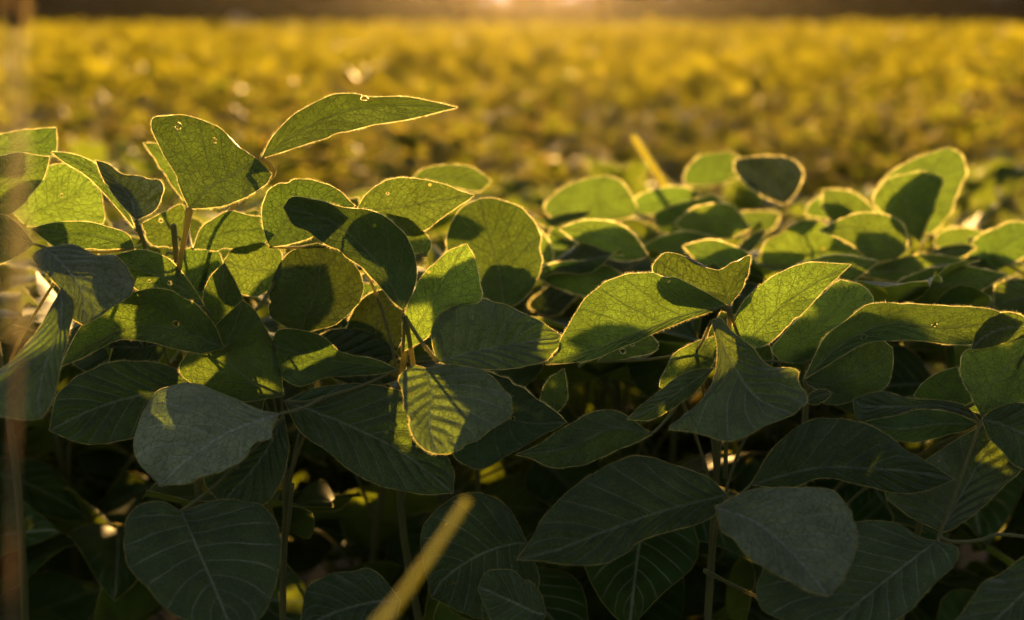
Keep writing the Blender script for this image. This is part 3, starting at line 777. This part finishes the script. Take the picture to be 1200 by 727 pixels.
M_FARFUZZ = fuzz_material("far_leaf_margin", c=(0.16, 0.15, 0.04), t=(0.90, 0.70, 0.14), f=0.85)  # gold of sunlit glints put into the margin colour
MATS_FAR = [M_FAR, M_FARFUZZ, M_STEM]


def proto_parts(height, nleaf, spread, nu, nv, rim, label, group):
    st, ls = build_plant(height, nleaf, spread, True, nu, nv, rim)
    top = max(v[:, 2].max() for l in ls for v in l.v)
    for q in [st] + ls:
        for v in q.v:
            v[:, 2] *= height / top
    return st.mesh("main_stem", [M_STEM]), [l.mesh("trifoliate_leaf", [M_MID, M_FUZZ, M_STEM]) for l in ls]


def proto_single(height, nleaf, spread, nu, nv, rim):
    st, ls = build_plant(height, nleaf, spread, False, nu, nv, rim, lsz=.76)
    g = Geo(); st.m = [m + 2 for m in st.m]
    for q in [st] + ls:
        for v, f, m, a, b in zip(q.v, q.f, q.m, q.u1, q.u2):
            pass
        n0 = g.n
        g.v += q.v; g.f += [f + n0 for f in q.f]; g.m += q.m; g.u1 += q.u1; g.u2 += q.u2; g.n += q.n
    return g.mesh("soybean_plant", MATS_FAR)


def canopy(x, y):
    """height of the crop, so that hollows fall into shade"""
    h = .545 + .04 * math.sin(x * 1.3 + y * 2.1 + .5) + .04 * math.sin(x * 3.1 - y * 1.2 + 2.0) + .035 * math.sin(y * 4.3 + x * .7)
    h += .05 * math.exp(-((y - 2.4) / .5) ** 2)
    h += .055 * math.sin(6.283 * y / .85 + 1.6 * math.sin(x * .9 + .6))
    for cx, cy, sx, sy, a in DIPS:
        h -= a * math.exp(-((x - cx) / sx) ** 2 - ((y - cy) / sy) ** 2)
    return max(h, .26)


# hollows and taller clumps shaped to throw shaded patches across the crop
DIPS = [(1.05, 3.5, .8, .7, .33), (1.9, 4.9, .5, .5, .25), (1.3, 4.6, .7, .25, -.13), (-1.4, 7.2, 1.0, .3, -.12), (-.25, 3.55, .35, .2, -.07), (.8, 7.1, .8, .25, -.1), (-.9, 5.0, .5, .22, -.09), (-.25, 3.0, .35, .28, .16), (-1.5, 6.3, 1.1, .55, .20), (.9, 6.4, .8, .4, .14), (2.2, 5.2, .5, .5, .16), (-.9, 4.4, .5, .3, .15), (-2.6, 7.6, .8, .4, .15), (.1, 7.9, .9, .4, .15), (.35, 4.6, .4, .3, .12)]
mid_protos = [proto_parts(.52, 13, .17, 9, 4, .0006, None, None) for _ in range(4)]
far_protos = [proto_single(.52, 18, .17, 5, 2, .0018) for _ in range(6)]


def place_mid(x, y, h, rot, label, group):
    st, ls = mid_protos[int(rng.integers(0, 4))]
    e = empty("soybean_plant", (x, y, 0)); e.rotation_euler = (0, 0, rot); e.scale = (1, 1, 1)
    s = h / .52; e.scale = (s, s, s)
    tag(e, label, "plant", group)
    link("main_stem", st, e)
    for l in ls:
        link("trifoliate_leaf", l, e)


# filler plants under and between the traced ones
#--FILL--
fill = []
yy = 1.29
while yy < 2.05:
    half = .44 * yy + .12
    xx = -half + rng.uniform(0, .12)
    while xx < half:
        fill.append((xx, yy + rng.normal(0, .02), .85 - ((200 + rng.uniform(0, 50)) if yy > 1.68 else ((228 if xx < -.03 * yy else 248) + rng.uniform(-8, 34))) / 1667 * yy))
        xx += .20 + rng.uniform(-.02, .03)
    yy += .155
fill += [(.16, 1.33, .645), (.25, 1.38, .64), (.34, 1.33, .64)]  # extra plants added to shade the leaves at lower right
for x, y, h in fill:
    place_mid(x, y, h, rng.uniform(0, 6.28), "low leafy soybean plant in the shaded gaps just behind the sharp front leaves", "low plants behind the front row")

# the near row continues below and behind the camera and keeps low skylight off the lowest leaves
for x, y, h in ((-.34, .42, .42), (-.08, .44, .40), (.2, .43, .41), (.42, .40, .42), (-.2, .05, .48), (.16, .02, .48), (-.45, -.25, .56), (.05, -.4, .56), (.5, -.3, .56), (-.25, -.7, .58), (.3, -.75, .58)):
    place_mid(x, y, h, rng.uniform(0, 6.28), "soybean plant of the near row standing below the lower edge of the picture", "plants under the camera")

# the crop behind: single plants to about eight metres
pts = []
y = 2.1
while y < 9 and len(pts) < 300:
    half = .44 * y + .25
    step = .25 + .012 * y
    x = -half + rng.uniform(0, step)
    while x < half:
        pts.append((x + rng.normal(0, .05), y + rng.normal(0, .06)))
        x += step
    y += step * .98
pts.sort(key=lambda p: p[1])
pts = pts[:299 - 22 - len(fill)]
far_limit = pts[-1][1]
for x, y in pts:
    h = canopy(x, y) * rng.uniform(.74, 1.12)
    if y < 3.3:
        place_mid(x, y, h, rng.uniform(0, 6.28), "soybean plant with gold lit leaves in the blurred crop behind the front rows", "plants of the blurred near crop")
    else:
        o = link("soybean_plant", far_protos[int(rng.integers(0, 6))])
        o.location = (x, y, 0); s = h / .52; o.scale = (s, s, s); o.rotation_euler = (0, 0, rng.uniform(0, 6.28))
        tag(o, "soybean plant melting into the golden blurred crop farther out in the field", "plant", "plants of the blurred far crop")

# the rest of the crop as one mass of leaves
FIELD_END = 39.0


def crop_mass():
    g = Geo()
    wide = [(1.2, far_limit - .1, 210)]
    bands = wide + [(far_limit - .1, 13, 210), (13, 20, 130), (20, FIELD_END, 75)]
    for y0, y1, dens in bands:
        side = (y0, y1, dens) in wide
        area = (y1 - y0) * 5.0 if side else .5 * (y1 - y0) * ((1.3 * y0 + 3) + (1.3 * y1 + 3))
        n = int(area * dens)
        y = np.sqrt(rng.uniform(y0 ** 2, y1 ** 2, n)); x = rng.uniform(-1, 1, n) * (.65 * y + 1.5)
        if side:
            x = np.sign(x) * (.44 * y + .45 + rng.uniform(0, 2.5, n))
        bush = .085 * np.sin(x * 17 + 3 * np.sin(y * 2.3)) * np.sin(y * 9 + 2 * np.sin(x * 3.1))
        top = .54 + .05 * np.sin(x * 1.3 + y * 2.1 + .5) + .04 * np.sin(x * 3.1 - y * 1.2 + 2) + .05 * np.sin(y * 1.35 + x * .35) + .03 * np.sin(x * 2.2 + 1.7 * np.sin(y * .8)) + bush + .055 * np.sin(6.283 * y / .95 + 1.8 * np.sin(x * .7) + .6 * np.sin(y * .33))
        z = top * (1 - .45 * rng.uniform(0, 1, n) ** 2)
        sz = {210: .042, 130: .055, 75: .08}[dens] * rng.uniform(.7, 1.3, n)
        nrm = unit(np.stack([rng.normal(0, .55, n), rng.normal(.25, .55, n), np.ones(n)], 1))
        a = unit(np.cross(nrm, rng.normal(size=(n, 3)))); b = np.cross(nrm, a)
        c = np.stack([x, y, z], 1)
        s = sz[:, None]
        V = np.stack([c - a * s * 1.1, c - a * s * .35 + b * s * .72 + nrm * s * .2, c + a * s * .55 + b * s * .5 + nrm * s * .15, c + a * s * 1.15 - nrm * s * .2,
                      c + a * s * .55 - b * s * .5 + nrm * s * .15, c - a * s * .35 - b * s * .72 + nrm * s * .2], 1).reshape(-1, 3)
        k = np.arange(n)[:, None] * 6
        f = np.vstack([k + np.array([[0, 3, 2, 1]]), k + np.array([[0, 5, 4, 3]])])
        uvp = np.array([[0, 0], [.3, -1], [.75, -1], [1, 0], [.75, 1], [.3, 1]])
        g.add(V, f, 0, np.tile(uvp, (n, 1)), np.tile(uvp * 4, (n, 1)) + np.repeat(rng.uniform(0, 50, (n, 1)), 6, 0) * np.array([1, 0]))
    return g.mesh("soybean_crop", [M_MASS])


tag(link("soybean_crop", crop_mass()), "golden blurred mass of soybean leaves filling the far field", "crop", None, "stuff")


# ------------------------------------------------------------------ ground, verge, treeline
def sheet(name, x0, x1, y0, y1, z, mat, nx=2, ny=2):
    X, Y = np.meshgrid(np.linspace(x0, x1, nx), np.linspace(y0, y1, ny))
    v = np.stack([X, Y, np.full_like(X, z)], -1).reshape(-1, 3)
    I, J = np.meshgrid(np.arange(ny - 1), np.arange(nx - 1), indexing="ij")
    f = np.stack([I * nx + J, I * nx + J + 1, (I + 1) * nx + J + 1, (I + 1) * nx + J], -1).reshape(-1, 4)
    g = Geo(); g.add(v, f)
    return tag(link(name, g.mesh(name, [mat])), kind="structure")


sheet("ground", -600, 600, -30, 900, 0.0, M_SOIL)
sheet("grass_verge", -200, 200, FIELD_END + .3, 140, 0.004, M_VERGE)
g = Geo()
n = 26000
y = np.sqrt(rng.uniform((FIELD_END + .4) ** 2, 86 ** 2, n)); x = rng.uniform(-.48, .48, n) * y
c = np.stack([x, y, np.full(n, .004)], 1)
hgt = rng.uniform(.12, .38, n)
ln = np.stack([rng.normal(0, .3, n), rng.normal(0, .3, n), np.ones(n)], 1)
sd = unit(np.stack([np.ones(n), rng.normal(0, .5, n), np.zeros(n)], 1)) * .02
V = np.stack([c - sd, c + sd, c + ln * hgt[:, None]], 1).reshape(-1, 3)
g.add(V, np.arange(3 * n).reshape(-1, 3))
tag(link("verge_grass", g.mesh("verge_grass", [M_GRASS], smooth=False)), "dark shaded grass beyond the far edge of the field", "grass", None, "stuff")


def tree_proto(h, n=7500, leaf=M_TREE):
    tg = Geo()
    tr = spline([(0, 0, 0), (rng.normal(0, .15), 0, h * .3), (rng.normal(0, .3), 0, h * .7), (0, 0, h * .9)], 14)
    tube(tg, tr, .22, .04, 8)
    tips = []
    for i in range(11):
        k = int(2 + i * .9) % 12
        an = i * 2.4; S = tr[k]
        e = S + np.array([math.cos(an), math.sin(an), .25]) * h * rng.uniform(.22, .36) * (1.15 - .06 * k)
        tube(tg, spline([S, (S + e) / 2 + (0, 0, .3), e], 7), .07, .02, 5); tips.append(e)
    tips = np.array(tips + [tr[-1], tr[-3], (0, .3, .9), (.9, 0, .8), (-.9, .2, .8), (0, -.6, .5), (1.3, 0, .5), (-1.3, .3, .5)])
    cg = Geo()
    c = tips[rng.integers(0, len(tips), n)] + rng.normal(0, h * .085, (n, 3))
    c[:, 2] = np.maximum(c[:, 2], .12)
    d = unit(rng.normal(size=(n, 3))); s = rng.uniform(.07, .16, (n, 1)); b = unit(np.cross(d, rng.normal(size=(n, 3))))
    e = np.cross(d, b)
    V = np.stack([c - b * s * 1.3, c + e * s * .6, c + b * s * 1.3, c - e * s * .6], 1).reshape(-1, 3)
    cg.add(V, np.arange(4 * n).reshape(-1, 4))
    return tg.mesh("trunk", [M_BARK]), cg.mesh("crown", [leaf], smooth=False)


TREE_Y = 90.0
tp = [tree_proto(6.5), tree_proto(6.0), tree_proto(7.0), tree_proto(6.2, 3700, M_GLOWTREE)]
x = -52.0
while x < 54:
    if True:
        i = int(rng.integers(0, 3))
        e = empty("tree", (x, TREE_Y + rng.normal(0, 2), 0)); e.rotation_euler = (0, 0, rng.uniform(0, 6.28))
        sc = rng.uniform(.85, 1.1); e.scale = (sc, sc, sc)
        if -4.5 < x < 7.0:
            tag(e, "thin leafed tree coloured orange for the glow at the middle of the far treeline", "tree", "thin trees coloured for the glow")
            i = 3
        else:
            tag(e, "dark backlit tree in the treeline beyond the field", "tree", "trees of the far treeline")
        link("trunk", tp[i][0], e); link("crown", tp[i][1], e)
    x += rng.uniform(1.1, 1.8)

# boulder at the far edge of the field
g = Geo()
nu_, nv_ = 20, 12
th = np.linspace(0, 2 * math.pi, nu_, endpoint=False); fi = np.linspace(0.02, math.pi / 2 + .25, nv_)
A, B = np.meshgrid(th, fi)
r = 1 + .10 * np.sin(3 * A + 1) * np.sin(B) + .07 * np.sin(5 * A + 2 * B) + .05 * np.cos(7 * B + A)
V = np.stack([.62 * r * np.cos(A) * np.sin(B), .45 * r * np.sin(A) * np.sin(B), .84 * r * np.cos(B)], -1).reshape(-1, 3)
I, J = np.meshgrid(np.arange(nv_ - 1), np.arange(nu_), indexing="ij")
g.add(V, np.stack([I * nu_ + J, (I + 1) * nu_ + J, (I + 1) * nu_ + (J + 1) % nu_, I * nu_ + (J + 1) % nu_], -1).reshape(-1, 4))
o = tag(link("boulder", g.mesh("boulder", [M_STONE])), "pale rounded boulder blurred at the far edge of the field", "boulder")
bp = W(280, 30, FIELD_END + .5); o.location = (bp[0], bp[1], 0)


# ------------------------------------------------------------------ the two near stalks
def stalk(name, pts, r0, r1, mat, label, cat, parts=False, fuzz=.0018):
    g = Geo(); path = spline(pts, 60)
    rad = np.linspace(r0, r1, 60) * (1 + .10 * np.sin(np.linspace(0, 25, 60)))
    tube(g, path, r0, r1, 8, 0, rad=rad)
    stem_hairs(g, path, r1, 16000, fuzz, 1)
    if not parts:
        o = link(name, g.mesh(name, [mat, M_FUZZ], offset=path[0])); o.location = path[0]; tag(o, label, cat)
        return o, path
    o = empty(name, path[0]); tag(o, label, cat)
    link("stem", g.mesh("stem", [mat, M_FUZZ], offset=path[0]), o)
    return o, path


p0 = W(14, 760, .47); p0b = np.array([p0[0] - .004, p0[1] - .02, 0.0])
o, path = stalk("grass_stalk", [p0b, p0, W(22, 330, .47), W(18, 60, .47), W(19, -10, .475)], .0008, .0007, M_DRY,
                "thin brown dry grass stalk, out of focus, standing upright at the left edge", "grass stalk", parts=True, fuzz=.0003)
g = Geo()
q = path[-12:]
for i in range(70):
    f = rng.uniform(0, 1); p = W(19 + rng.normal(0, 2), 48 - 60 * f, .472)
    an = rng.uniform(0, 6.28); d = unit(np.array([math.cos(an) * .6, math.sin(an) * .6, 1.0]))
    s = np.cross(d, (0, 1, 0)); t = np.cross(d, s)
    for w in (s, t):
        g.add([p, p + d * .004 + w * .0011, p + d * .009, p + d * .004 - w * .0011], [[0, 1, 2, 3]])
stem_hairs(g, path[-9:], .002, 15000, .004, 1)
link("seed_head", g.mesh("seed_head", [M_DRY, M_FUZZ], offset=path[0], smooth=False), o)

p1 = W(410, 800, .46); p1b = np.array([p1[0] - .05, p1[1] - .03, 0.0])
stalk("cut_stem", [p1b, p1, W(470, 700, .50), W(512, 640, .53), W(546, 588, .56)], .0022, .0014, M_YEL,
      "yellow green bare stem, out of focus, leaning up from the bottom edge", "stem", fuzz=.0006)

p2 = W(800, 262, 1.66)
stalk("straw", [np.array([p2[0] + .03, p2[1], 0.0]), p2, W(778, 216, 1.66), W(742, 160, 1.66)], .0052, .0038, M_YEL,
      "bright golden straw leaning out of the blurred crop above the folded small leaf", "straw", fuzz=.004)

# ------------------------------------------------------------------ light
HAZE = 0.0003
SUN_EL, SUN_AZ = math.radians(7.2), math.radians(1.0)      # azimuth from +Y towards +X
wd = bpy.data.worlds.new("World"); SC.world = wd; wd.use_nodes = True
nt = wd.node_tree; bg = nt.nodes["Background"]
sky = nt.nodes.new("ShaderNodeTexSky"); sky.sky_type = "NISHITA"; sky.sun_disc = False
sky.sun_elevation = SUN_EL; sky.sun_rotation = SUN_AZ
sky.air_density = 1.0; sky.dust_density = 3.0; sky.ozone_density = 1.5
hs = nt.nodes.new("ShaderNodeHueSaturation"); hs.inputs["Saturation"].default_value = .32
nt.links.new(sky.outputs[0], hs.inputs["Color"]); nt.links.new(hs.outputs[0], bg.inputs[0]); bg.inputs[1].default_value = 0.066
sl = bpy.data.lights.new("sun", "SUN"); sl.energy = 5.0; sl.angle = math.radians(1.1); sl.color = (1.0, .58, .17)
so = bpy.data.objects.new("sun", sl); COL.objects.link(so)
dirv = Vector((math.sin(SUN_AZ) * math.cos(SUN_EL), math.cos(SUN_AZ) * math.cos(SUN_EL), math.sin(SUN_EL)))
so.rotation_euler = dirv.to_track_quat("Z", "Y").to_euler(); so.location = (3, 30, 12)

g = Geo()
x0, x1, y0, y1, z0, z1 = -190, 190, -6, 150, -1.0, 10.5
V = [(x, y, z) for z in (z0, z1) for y in (y0, y1) for x in (x0, x1)]
g.add(V, [[0, 2, 3, 1], [4, 5, 7, 6], [0, 1, 5, 4], [2, 6, 7, 3], [0, 4, 6, 2], [1, 3, 7, 5]])
hm = bpy.data.materials.new("haze_air"); hm.use_nodes = True; hm.node_tree.nodes.clear()
pv = hm.node_tree.nodes.new("ShaderNodeVolumePrincipled"); ho = hm.node_tree.nodes.new("ShaderNodeOutputMaterial")
pv.inputs["Color"].default_value = (1.0, .88, .68, 1); pv.inputs["Density"].default_value = HAZE; pv.inputs["Anisotropy"].default_value = .965  # haze added for the sun's glow, warmth put into its colour
hm.node_tree.links.new(pv.outputs[0], ho.inputs["Volume"])
tag(link("haze", g.mesh("haze", [hm], smooth=False)), "thin haze added over the whole field for the golden glow", "haze", None, "stuff")

SC.render.engine = "CYCLES"
SC.cycles.use_denoising = True
SC.cycles.max_bounces = 8
SC.cycles.diffuse_bounces = 4
SC.cycles.transmission_bounces = 4
vs = SC.view_settings
vs.view_transform = "Standard"; vs.look = "None"; vs.exposure = 1.48; vs.gamma = 1.0; vs.use_curve_mapping = False
